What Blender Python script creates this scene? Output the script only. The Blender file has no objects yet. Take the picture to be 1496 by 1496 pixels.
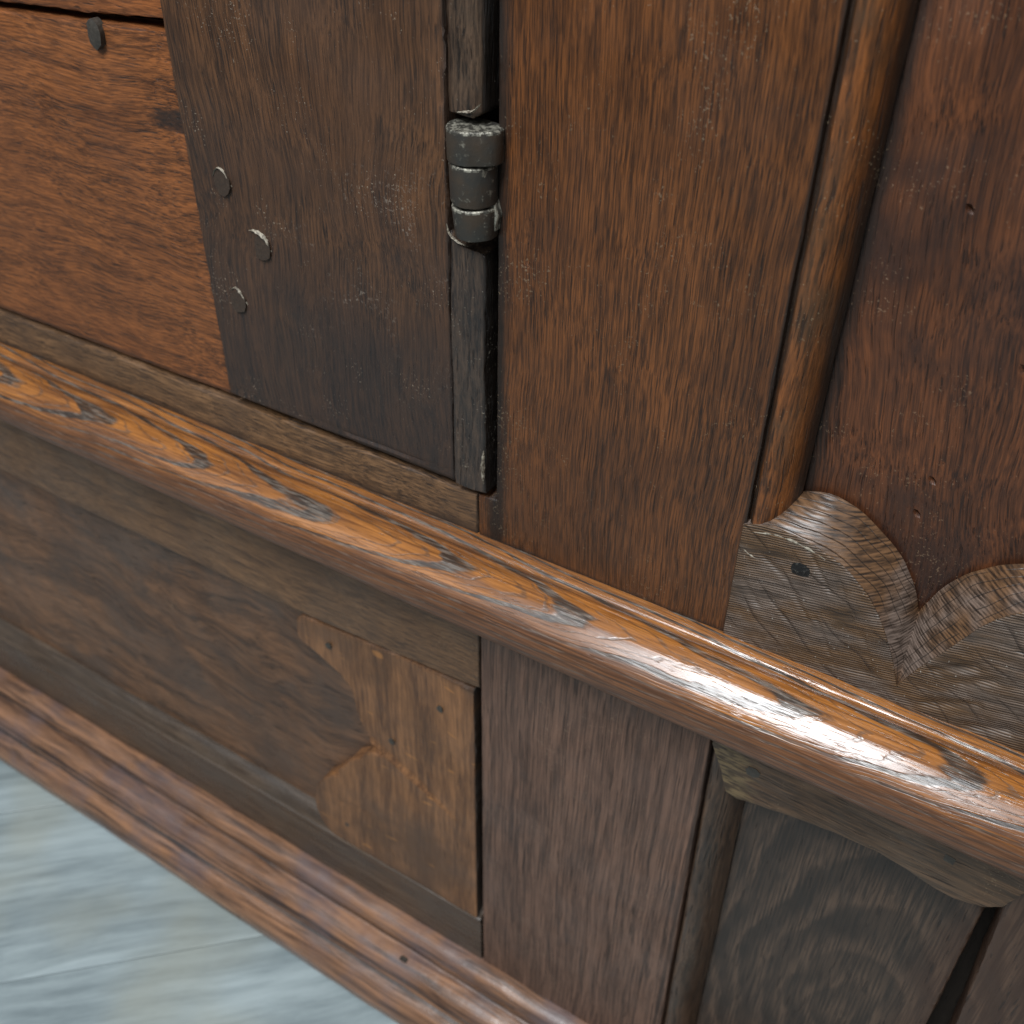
import bpy, math, random
import numpy as np
from mathutils import Matrix, Vector
from mathutils.geometry import delaunay_2d_cdt

random.seed(7); rng = np.random.default_rng(7)
S = bpy.context.scene
COL = S.collection
H = 0.84                      # camera height above the floor (m)

# ---------------------------------------------------------------- camera
cam = bpy.data.cameras.new("camera"); camo = bpy.data.objects.new("camera", cam); COL.objects.link(camo)
RX = (0.85198051, 0.52339538, 0.0136561)
UP = (-0.32648072, 0.51069161, 0.79536433)
BK = (0.40931596, -0.68209336, 0.6059778)
camo.matrix_world = Matrix(((RX[0], UP[0], BK[0], 0.0), (RX[1], UP[1], BK[1], -0.34), (RX[2], UP[2], BK[2], H), (0, 0, 0, 1)))
cam.sensor_width = 36; cam.lens = 36 * 1464.35 / 1496
cam.clip_start = 0.02; cam.clip_end = 50
cam.dof.use_dof = True; cam.dof.focus_distance = 0.425; cam.dof.aperture_fstop = 11.5
S.camera = camo

# ---------------------------------------------------------------- world and lamps (a room lit by ceiling panels)
w = bpy.data.worlds.new("World"); S.world = w; w.use_nodes = True
w.node_tree.nodes["Background"].inputs[0].default_value = (0.86, 0.93, 1.0, 1)
w.node_tree.nodes["Background"].inputs[1].default_value = 0.15

def area(name, loc, size, power, target, color=(1, 1, 1)):
    l = bpy.data.lights.new(name, 'AREA'); l.shape = 'RECTANGLE'; l.size, l.size_y = size; l.energy = power; l.color = color
    o = bpy.data.objects.new(name, l); COL.objects.link(o); o.location = loc
    d = Vector(target) - Vector(loc); o.rotation_euler = d.to_track_quat('-Z', 'Y').to_euler()
area("ceiling_panel_light", (-0.28, -1.25, 2.40), (0.60, 1.15), 68, (-0.28, -0.6, 0.3), (0.95, 0.975, 1.0))
area("ceiling_panel_light", (-1.7, -2.1, 2.4), (2.0, 1.2), 10, (-0.6, 0, 0.2), (0.93, 0.97, 1.0))
area("ceiling_panel_light", (1.2, -1.6, 2.4), (1.2, 0.6), 6, (0, 0, 0.6), (1.0, 0.96, 0.9))

S.view_settings.view_transform = 'Standard'; S.view_settings.look = 'None'
S.view_settings.exposure = 0.0; S.view_settings.gamma = 1.0

# ---------------------------------------------------------------- node helpers
def lin(c):
    return tuple(((v / 255) / 12.92 if v / 255 <= 0.04045 else ((v / 255 + 0.055) / 1.055) ** 2.4) for v in c) + (1,)

class NT:
    def __init__(s, name):
        s.mat = bpy.data.materials.new(name); s.mat.use_nodes = True
        s.t = s.mat.node_tree; s.b = s.t.nodes["Principled BSDF"]
        g = s.t.nodes.new("ShaderNodeNewGeometry"); s.P = g.outputs["Position"]
    def _set(s, inp, v):
        if isinstance(v, bpy.types.NodeSocket): s.t.links.new(v, inp)
        else: inp.default_value = v
    def m(s, op, a, b=0.0, c=0.0, clamp=False):
        n = s.t.nodes.new("ShaderNodeMath"); n.operation = op; n.use_clamp = clamp
        for i, v in enumerate((a, b, c)): s._set(n.inputs[i], v)
        return n.outputs[0]
    def vm(s, op, a, b):
        n = s.t.nodes.new("ShaderNodeVectorMath"); n.operation = op
        s._set(n.inputs[0], a)
        s._set(n.inputs[3] if op == 'SCALE' else n.inputs[1], b)
        return n.outputs[0]
    def map(s, v, scale=(1, 1, 1), rot=(0, 0, 0), loc=(0, 0, 0)):
        n = s.t.nodes.new("ShaderNodeMapping"); s._set(n.inputs[0], v)
        n.inputs["Scale"].default_value = scale; n.inputs["Rotation"].default_value = rot; n.inputs["Location"].default_value = loc
        return n.outputs[0]
    def noise(s, v, scale=1.0, detail=3.0, rough=0.5, dist=0.0, color=False):
        n = s.t.nodes.new("ShaderNodeTexNoise"); s._set(n.inputs["Vector"], v)
        n.inputs["Scale"].default_value = scale; n.inputs["Detail"].default_value = detail
        n.inputs["Roughness"].default_value = rough; n.inputs["Distortion"].default_value = dist
        return n.outputs[1 if color else 0]
    def step(s, v, lo, hi, a=0.0, b=1.0, smooth=True):
        n = s.t.nodes.new("ShaderNodeMapRange"); n.interpolation_type = 'SMOOTHSTEP' if smooth else 'LINEAR'
        s._set(n.inputs[0], v)
        for i, x in enumerate((lo, hi, a, b)): s._set(n.inputs[i + 1], x)
        return n.outputs[0]
    def mix(s, f, a, b, mode='MIX'):
        n = s.t.nodes.new("ShaderNodeMix"); n.data_type = 'RGBA'; n.blend_type = mode
        s._set(n.inputs[0], f); s._set(n.inputs[6], a); s._set(n.inputs[7], b)
        return n.outputs[2]
    def sep(s, v):
        n = s.t.nodes.new("ShaderNodeSeparateXYZ"); s._set(n.inputs[0], v); return n.outputs
    def comb(s, x, y, z):
        n = s.t.nodes.new("ShaderNodeCombineXYZ")
        for i, v in enumerate((x, y, z)): s._set(n.inputs[i], v)
        return n.outputs[0]
    def bump(s, h, dist, strength=1.0, normal=None):
        n = s.t.nodes.new("ShaderNodeBump"); n.inputs["Distance"].default_value = dist; n.inputs["Strength"].default_value = strength
        s._set(n.inputs["Height"], h)
        if normal is not None: s._set(n.inputs["Normal"], normal)
        return n.outputs[0]
    def out(s, col, rough, normal=None, spec=0.5, metal=0.0):
        s._set(s.b.inputs["Base Color"], col); s._set(s.b.inputs["Roughness"], rough)
        s._set(s.b.inputs["Specular IOR Level"], spec); s._set(s.b.inputs["Metallic"], metal)
        if normal is not None: s._set(s.b.inputs["Normal"], normal)
        return s.mat

def wood(name, axis, dark, light, pore=(22, 14, 9), across=800, along=55, wav=0.004, pore_thr=0.60, pore_amt=0.8,
         ring=90, ring_amt=0.35, blotch=None, blotch_amt=0.5, specks=0.0, rough=(0.34, 0.55), bump=0.00040, tilt=0.0, seed=0.0,
         stain=None, fleck=0.0, spec=0.5, flow=9.0, gain=(1, 1, 1)):
    """Oak: long fibres, dark open pores, broad growth bands, worn patches, wax specks and a fine relief."""
    n = NT(name)
    P = n.vm('ADD', n.P, (seed, seed * 0.7, seed * 1.3))
    if tilt: P = n.map(P, rot=(0, tilt, 0))
    wn = n.noise(P, flow, 2.0, 0.5, color=True)
    P1 = n.vm('ADD', P, n.vm('SCALE', n.vm('SUBTRACT', wn, (0.5, 0.5, 0.5)), wav * 2))
    wn2 = n.noise(P, 70.0, 2.0, 0.5, color=True)
    P1 = n.vm('ADD', P1, n.vm('SCALE', n.vm('SUBTRACT', wn2, (0.5, 0.5, 0.5)), 0.0007))
    sc = lambda ac, al: (ac, ac, al) if axis == 'z' else (al, ac, ac)
    fib = n.noise(n.map(P1, sc(across, along)), 1.0, 3.0, 0.62)
    fin = n.noise(n.map(P1, sc(across * 2.0, along * 2.4), loc=(1, 9, 2)), 1.0, 2.0, 0.6)
    por = n.noise(n.map(P1, sc(across * 1.15, along * 0.95), loc=(3, 5, 9)), 1.0, 2.0, 0.6)
    cra = n.noise(n.map(P1, sc(across * 0.45, along * 0.4), loc=(13, 5, 2)), 1.0, 2.0, 0.5)
    bnd = n.noise(n.map(P1, sc(ring, ring * 0.045), loc=(7, 1, 4)), 1.0, 3.0, 0.55)
    blo = n.noise(P, 13.0, 4.0, 0.6)
    f = n.m('ADD', n.m('MULTIPLY', n.step(fib, 0.40, 0.62), 0.62), n.m('MULTIPLY', n.step(fin, 0.38, 0.64), 0.38))
    f = n.m('ADD', n.m('MULTIPLY', f, 1 - ring_amt), n.m('MULTIPLY', n.step(bnd, 0.34, 0.66), ring_amt))
    col = n.mix(f, lin(dark), lin(light))
    if blotch is not None:
        col = n.mix(n.m('MULTIPLY', n.step(blo, 0.42, 0.66), blotch_amt), col, lin(blotch))
    pm = n.m('MULTIPLY', n.step(por, pore_thr, pore_thr + 0.10), pore_amt)
    col = n.mix(pm, col, lin(pore))
    col = n.mix(n.m('MULTIPLY', n.step(cra, 0.69, 0.76), pore_amt * 0.7), col, lin(pore))
    if fleck:
        fl = n.noise(n.map(P, (55, 90, 170), rot=(0, 0.15, 0), loc=(2, 8, 3)), 1.0, 1.0, 0.4)
        col = n.mix(n.m('MULTIPLY', n.step(fl, 0.69, 0.76), fleck), col, lin((172, 122, 66)))
    rg = n.step(n.noise(P, 22.0, 3.0, 0.6), 0.35, 0.65, rough[0], rough[1])
    rg = n.m('ADD', rg, n.m('MULTIPLY', pm, 0.2))
    h = n.m('ADD', n.m('MULTIPLY', fib, 0.55), n.m('MULTIPLY', fin, 0.25))
    h = n.m('SUBTRACT', h, n.m('MULTIPLY', pm, 0.45))
    h = n.m('ADD', h, n.m('MULTIPLY', n.noise(P, 260.0, 3.0, 0.6), 0.35))
    if stain is not None: col, rg = stain(n, col, rg, P)
    if specks:
        sp = n.noise(P, 850.0, 2.0, 0.6); cl = n.noise(P, 30.0, 4.0, 0.7)
        sm = n.m('MULTIPLY', n.step(n.m('ADD', sp, n.m('MULTIPLY', n.step(cl, 0.45, 0.68), 0.13)), 0.71, 0.80), specks)
        sm = n.m('MULTIPLY', sm, 1.0, clamp=True)
        col = n.mix(n.m('MULTIPLY', sm, 0.75), col, lin((158, 148, 130)))
        h = n.m('ADD', h, n.m('MULTIPLY', sm, 0.3))
    col = n.vm('MULTIPLY', col, gain)
    nb = n.bump(n.noise(P, 38.0, 2.0, 0.5), 0.0012, 0.6)
    return n.out(col, rg, n.bump(h, bump, 1.0, nb), spec)

def stain_z(lo, hi, color, amt=0.8, wob=0.03, fr=18.0):
    """A patina of its own colour that lies between two heights (relative to the camera, m)."""
    def f(n, col, rg, P):
        z = n.sep(n.P)[2]
        z = n.m('ADD', z, n.m('MULTIPLY', n.m('SUBTRACT', n.noise(P, fr, 4.0, 0.65), 0.5), wob * 4))
        k = n.m('MULTIPLY', n.step(z, H + lo, H + hi, 1.0, 0.0), amt)
        return n.mix(k, col, n.mix(0.35, lin(color), col)), rg
    return f

def grime_and_shade(lines, base=None):
    """Old dirt packed beside a joint, plus crevice and gap shade painted into the colour: (x or z position, half width, strength, axis)."""
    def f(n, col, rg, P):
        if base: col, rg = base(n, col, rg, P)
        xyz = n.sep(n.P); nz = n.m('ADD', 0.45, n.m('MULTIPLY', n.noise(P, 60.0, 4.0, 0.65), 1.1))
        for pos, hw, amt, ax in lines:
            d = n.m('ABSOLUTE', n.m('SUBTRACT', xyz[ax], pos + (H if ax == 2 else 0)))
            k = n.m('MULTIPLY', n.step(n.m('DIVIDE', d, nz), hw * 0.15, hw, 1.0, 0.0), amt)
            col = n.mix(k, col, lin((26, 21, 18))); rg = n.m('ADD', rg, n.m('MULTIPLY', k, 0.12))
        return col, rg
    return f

def scorch(n, col, rg, P):
    x, y, z = n.sep(n.P)
    dx = n.m('DIVIDE', n.m('SUBTRACT', x, -0.396), 0.022); dz = n.m('DIVIDE', n.m('SUBTRACT', z, H - 0.146), 0.0075)
    d = n.m('ADD', n.m('MULTIPLY', dx, dx), n.m('MULTIPLY', dz, dz))
    d = n.m('ADD', d, n.m('MULTIPLY', n.m('SUBTRACT', n.noise(n.map(n.P, (60, 400, 400)), 1.0, 3.0), 0.5), 1.6))
    return n.mix(n.m('MULTIPLY', n.step(d, 0.1, 1.0, 1.0, 0.0), 0.85), col, lin((26, 26, 30))), rg

M = {}
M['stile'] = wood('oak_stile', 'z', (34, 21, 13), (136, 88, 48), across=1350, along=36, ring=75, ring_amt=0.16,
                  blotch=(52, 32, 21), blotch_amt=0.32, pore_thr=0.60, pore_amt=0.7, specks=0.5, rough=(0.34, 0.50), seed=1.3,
                  stain=grime_and_shade([(-0.2133, 0.008, 0.9, 0), (-0.088, 0.0022, 0.85, 0), (-0.3255, 0.004, 0.85, 2)], stain_z(-0.40, -0.22, (74, 56, 46), 0.55, wob=0.02)), gain=(0.72, 0.62, 0.50))  # shade above the waist moulding is painted in with the joint dirt
M['low_stile'] = wood('oak_low_stile', 'z', (46, 33, 26), (116, 92, 78), across=720, along=16, ring=260, ring_amt=0.30, wav=0.003,
                  blotch=(78, 62, 54), blotch_amt=0.3, pore=(30, 22, 18), pore_thr=0.58, pore_amt=0.6, specks=0.3, rough=(0.42, 0.58), seed=31.3,
                  stain=grime_and_shade([(-0.0838, 0.002, 0.6, 0), (-0.2238, 0.0015, 0.7, 0)]), gain=(1.08, 0.95, 0.87))
def st_door(n, col, rg, P):
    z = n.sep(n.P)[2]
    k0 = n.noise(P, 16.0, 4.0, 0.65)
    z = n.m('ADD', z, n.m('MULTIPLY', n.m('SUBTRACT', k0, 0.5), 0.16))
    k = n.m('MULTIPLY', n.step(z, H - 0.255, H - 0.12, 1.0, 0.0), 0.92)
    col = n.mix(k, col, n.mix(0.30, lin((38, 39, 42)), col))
    x, y, z0 = n.sep(n.P)                       # whitish scuffs round the hinge height and below it
    reg = n.m('MULTIPLY', n.step(z0, H - 0.275, H - 0.20), n.step(z0, H - 0.17, H - 0.125, 1.0, 0.0))
    reg = n.m('MULTIPLY', reg, n.step(x, -0.34, -0.30))
    sc_ = n.m('MULTIPLY', n.step(n.noise(P, 620.0, 3.0, 0.7), 0.55, 0.68), n.step(n.noise(P, 36.0, 4.0, 0.65), 0.46, 0.64))
    return n.mix(n.m('MULTIPLY', n.m('MULTIPLY', reg, sc_), 0.75), col, lin((142, 136, 126))), n.m('ADD', rg, n.m('MULTIPLY', k, 0.04))
M['door_stile'] = wood('oak_door_stile', 'z', (32, 22, 15), (118, 84, 54), across=950, along=36, ring=110, ring_amt=0.3, wav=0.010,
                       blotch=(72, 52, 38), pore_thr=0.60, specks=1.0, stain=grime_and_shade([(-0.2945, 0.004, 0.8, 2), (-0.2365, 0.0018, 0.7, 0)], st_door), rough=(0.42, 0.6), seed=4.1, gain=(0.76, 0.68, 0.64))
M['bead'] = wood('oak_dark_bead', 'z', (26, 21, 18), (104, 82, 64), across=620, along=60, ring_amt=0.25, specks=1.0, rough=(0.30, 0.46), bump=0.0007, seed=5.5,
                 stain=grime_and_shade([(-0.236, 0.0015, 0.5, 0), (-0.218, 0.002, 0.9, 0)], stain_z(-0.20, -0.12, (48, 46, 47), 0.6, wob=0.01)), gain=(0.8, 0.8, 0.8))
M['door_rail'] = wood('oak_door_rail', 'x', (46, 28, 18), (150, 98, 58), across=1000, along=50, ring=150, ring_amt=0.28, wav=0.009,
                      blotch=(88, 56, 38), blotch_amt=0.3, pore_thr=0.60, pore_amt=0.7, specks=0.15, rough=(0.42, 0.6), seed=2.2,
                      stain=grime_and_shade([(-0.391, 0.004, 0.7, 0), (-0.2945, 0.002, 0.6, 2)], scorch), gain=(0.98, 0.82, 0.62))
M['door_panel'] = wood('oak_door_panel', 'x', (50, 28, 18), (130, 80, 48), across=700, along=50, seed=3.2, gain=(1.3, 1.2, 0.9))
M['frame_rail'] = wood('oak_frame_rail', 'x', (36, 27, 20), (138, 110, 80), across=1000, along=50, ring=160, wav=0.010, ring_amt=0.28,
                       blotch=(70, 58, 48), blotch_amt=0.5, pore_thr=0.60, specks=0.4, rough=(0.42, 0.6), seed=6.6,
                       stain=grime_and_shade([(-0.3270, 0.0085, 0.92, 2), (-0.2245, 0.0015, 0.7, 0)], stain_z(-0.40, -0.36, (92, 74, 60), 0.5)), gain=(0.98, 0.84, 0.72))  # dark band above the moulding: crevice shade and dirt put into the colour
M['panel'] = wood('oak_side_panel', 'z', (32, 20, 15), (112, 74, 46), across=1000, along=30, ring=50, ring_amt=0.35, wav=0.010,
                  blotch=(42, 30, 27), blotch_amt=0.85, pore_thr=0.60, specks=0.4, tilt=0.12, rough=(0.36, 0.54), seed=8.1, gain=(0.98, 0.76, 0.60), stain=grime_and_shade([(-0.071, 0.006, 0.8, 0)]))
M['ovolo'] = wood('oak_ovolo', 'z', (38, 23, 13), (134, 84, 44), across=640, along=50, blotch=(56, 46, 36), blotch_amt=0.7,
                  pore_thr=0.58, specks=0.8, rough=(0.3, 0.5), bump=0.0005, seed=9.4, gain=(1.35, 1.18, 0.92),
                  stain=grime_and_shade([(-0.0872, 0.0030, 0.85, 0), (-0.0710, 0.0045, 0.9, 0)]))
M['low_ovolo'] = wood('oak_low_ovolo', 'z', (34, 26, 20), (104, 80, 62), across=500, along=30, blotch=(60, 48, 38), blotch_amt=0.6,
                  pore_thr=0.58, specks=0.5, rough=(0.34, 0.5), bump=0.0005, seed=19.4, gain=(0.8, 0.78, 0.76), stain=grime_and_shade([(-0.0826, 0.0016, 0.8, 0)]))
M['low_panel'] = wood('oak_low_panel', 'x', (50, 38, 30), (112, 86, 64), across=300, along=26, ring=60, ring_amt=0.5, wav=0.03,
                      blotch=(64, 56, 52), blotch_amt=0.7, pore_amt=0.5, specks=0.4, rough=(0.38, 0.56), seed=11.0, gain=(1.22, 1.02, 0.86))
M['bottom_rail'] = wood('oak_bottom_rail', 'x', (44, 38, 33), (82, 72, 62), across=300, along=16, blotch=(62, 58, 54), pore_amt=0.4, rough=(0.20, 0.32), seed=12.0, gain=(1.30, 1.18, 1.08),
                        stain=grime_and_shade([(-0.750, 0.008, 0.9, 2)]))  # shadow line over the base moulding, painted into the rail colour
M['bracket'] = wood('oak_bracket', 'z', (66, 44, 28), (132, 96, 64), across=420, along=24, ring=60, ring_amt=0.40, blotch=(70, 52, 38), blotch_amt=0.75,
                    pore_thr=0.62, pore_amt=0.45, fleck=0.38, rough=(0.42, 0.58), bump=0.0003, seed=13.0, gain=(1.20, 1.10, 1.0), stain=grime_and_shade([(-0.4455, 0.004, 0.5, 2), (-0.2276, 0.0014, 0.95, 0), (-0.692, 0.006, 0.4, 2)]))  # right edge painted dark so the gap beside the stile looks black
M['base'] = wood('oak_base_moulding', 'x', (46, 32, 25), (134, 92, 62), across=330, along=11, ring=150, ring_amt=0.5, wav=0.006,
                 blotch=(78, 66, 64), blotch_amt=0.7, pore_thr=0.60, pore_amt=0.6, specks=0.2, rough=(0.24, 0.40), bump=0.0004, seed=14.0, gain=(1.45, 1.65, 1.95),
                 stain=grime_and_shade([(-0.7605, 0.0016, 0.8, 2), (-0.7725, 0.0012, 0.6, 2), (-0.7790, 0.0016, 0.8, 2)]))
M['dark'] = wood('oak_light_block', 'z', (30, 24, 20), (48, 40, 32), seed=15.0, rough=(0.7, 0.9))  # dark board added behind the front to block light
M['dark_panel'] = None

def mat_low_right():
    # dull cathedral figure: nested rings in a flat-sawn board
    n = NT('oak_ringed_panel'); P = n.P
    x, y, z = n.sep(P)
    nz = n.m('MULTIPLY', n.m('SUBTRACT', n.noise(P, 11.0, 3.0, 0.5), 0.5), 0.09)
    nz2 = n.m('MULTIPLY', n.m('SUBTRACT', n.noise(n.map(P, (300, 300, 60)), 1.0, 2.0, 0.5), 0.5), 0.006)
    dx = n.m('SUBTRACT', x, 0.020); dz = n.m('SUBTRACT', z, H - 0.60)
    r = n.m('SQRT', n.m('ADD', n.m('MULTIPLY', n.m('MULTIPLY', dx, dx), 6.0), n.m('MULTIPLY', dz, dz)))
    r = n.m('ADD', r, n.m('ADD', nz, nz2))
    t = n.m('FRACT', n.m('MULTIPLY', r, 26.0))
    ringm = n.m('MULTIPLY', n.step(t, 0.0, 0.55), n.step(t, 0.80, 1.0, 1.0, 0.0))
    fib = n.noise(n.map(P, (900, 900, 26)), 1.0, 3.0, 0.6)
    col = n.mix(n.step(fib, 0.38, 0.62), lin((48, 38, 31)), lin((92, 74, 60)))
    col = n.mix(n.m('MULTIPLY', ringm, n.step(n.noise(P, 18.0, 2.0), 0.35, 0.65, 0.45, 0.85)), col, lin((32, 25, 20)))
    k = n.step(n.m('ADD', x, n.m('MULTIPLY', nz, 0.6)), 0.035, 0.06)
    col = n.mix(n.m('MULTIPLY', k, 0.4), col, lin((84, 54, 36)))
    por = n.noise(n.map(P, (450, 450, 45), loc=(4, 4, 4)), 1.0, 2.0, 0.5)
    pm = n.step(por, 0.62, 0.70)
    col = n.mix(n.m('MULTIPLY', pm, 0.6), col, lin((24, 18, 16)))
    h = n.m('SUBTRACT', n.m('ADD', fib, n.m('MULTIPLY', ringm, 0.5)), pm)
    return n.out(n.vm('MULTIPLY', col, (0.85, 0.82, 0.80)), 0.44, n.bump(h, 0.00014))
M['ringed'] = mat_low_right()

def mat_scallop():
    """Carved oak with close horizontal tool ridges."""
    n = NT('oak_ridged_carving'); P = n.P
    R = n.map(P, rot=(0, math.radians(10), 0))
    wob = n.m('MULTIPLY', n.m('SUBTRACT', n.noise(R, 26.0, 1.0, 0.5), 0.5), 0.0035)
    wob2 = n.m('MULTIPLY', n.m('SUBTRACT', n.noise(n.map(R, (60, 60, 300)), 1.0, 1.0, 0.5), 0.5), 0.0005)
    z = n.m('ADD', n.m('ADD', n.sep(R)[2], wob), wob2)
    s = n.m('SINE', n.m('MULTIPLY', z, 2 * math.pi / 0.00125))
    s = n.m('ADD', n.m('MULTIPLY', s, 0.5), 0.5)
    fade = n.step(n.noise(n.map(P, (40, 40, 120)), 1.0, 2.0, 0.5), 0.30, 0.55, 0.25, 1.0)
    fib = n.noise(n.map(R, (60, 500, 900)), 1.0, 3.0, 0.6)
    f = n.m('ADD', n.m('MULTIPLY', n.m('MULTIPLY', s, fade), 0.55), n.m('MULTIPLY', n.step(fib, 0.3, 0.7), 0.45))
    big = n.step(n.noise(n.map(R, (26, 26, 60)), 1.0, 3.0, 0.55), 0.40, 0.60)
    col = n.mix(f, lin((30, 22, 16)), n.mix(big, lin((112, 84, 56)), lin((124, 108, 96))))
    # slanting growth lines
    G = n.map(P, rot=(0, math.radians(-38), 0))
    gw = n.m('MULTIPLY', n.m('SUBTRACT', n.noise(P, 22.0, 1.0, 0.5), 0.5), 0.026)
    g = n.m('FRACT', n.m('MULTIPLY', n.m('ADD', n.sep(G)[2], gw), 80.0))
    gm = n.m('MULTIPLY', n.step(g, 0.0, 0.12, 1.0, 0.0), n.step(n.noise(P, 40.0, 1.0), 0.40, 0.55))
    col = n.mix(n.m('MULTIPLY', gm, 0.7), col, lin((34, 24, 18)))
    sp = n.step(n.noise(P, 800.0, 1.0), 0.74, 0.80)
    col = n.mix(n.m('MULTIPLY', sp, 0.6), col, lin((170, 165, 155)))
    h = n.m('ADD', n.m('MULTIPLY', n.m('MULTIPLY', s, fade), 1.0), n.m('MULTIPLY', fib, 0.3))
    h = n.m('SUBTRACT', h, n.m('MULTIPLY', gm, 0.9))
    return n.out(col, n.step(big, 0, 1, 0.48, 0.42), n.bump(h, 0.00026), 0.5)
M['scallop'] = mat_scallop()

def mat_bevel():
    """Cut edge of the carving: growth lines run along the arc, fine checks cross them."""
    n = NT('oak_carved_bevel'); P = n.P
    uvn = n.t.nodes.new("ShaderNodeUVMap"); uvn.uv_map = 'along'; U = uvn.outputs[0]
    u, v, _ = n.sep(U)
    nz = n.m('MULTIPLY', n.m('SUBTRACT', n.noise(P, 35.0, 1.0, 0.5), 0.5), 0.008)
    vv = n.m('ADD', n.m('ADD', v, n.m('MULTIPLY', u, -0.045)), nz)
    g = n.m('FRACT', n.m('MULTIPLY', vv, 270.0))
    line = n.m('MULTIPLY', n.step(g, 0.0, 0.16, 1.0, 0.0), n.step(n.noise(P, 50.0, 1.0), 0.30, 0.45))
    zz = n.m('ADD', n.sep(P)[2], n.m('MULTIPLY', n.m('SUBTRACT', n.noise(P, 30.0, 1.0, 0.5), 0.5), 0.0022))
    r_ = n.m('ADD', n.m('MULTIPLY', n.m('SINE', n.m('MULTIPLY', zz, 2 * math.pi / 0.0013)), 0.5), 0.5)
    fib = n.noise(n.map(P, (120, 120, 1000)), 1.0, 3.0, 0.6)
    f = n.m('ADD', n.m('MULTIPLY', r_, 0.28), n.m('MULTIPLY', n.step(fib, 0.35, 0.65), 0.72))
    big = n.step(n.noise(P, 40.0, 2.0), 0.4, 0.6)
    col = n.mix(f, lin((38, 28, 21)), n.mix(big, lin((112, 82, 56)), lin((124, 108, 98))))
    col = n.mix(n.m('MULTIPLY', line, 0.85), col, lin((26, 18, 14)))
    h = n.m('SUBTRACT', n.m('ADD', n.m('MULTIPLY', r_, 0.4), n.m('MULTIPLY', fib, 0.8)), n.m('MULTIPLY', line, 1.4))
    return n.out(col, 0.36, n.bump(h, 0.00020), 0.5)
M['bevel'] = mat_bevel()

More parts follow.
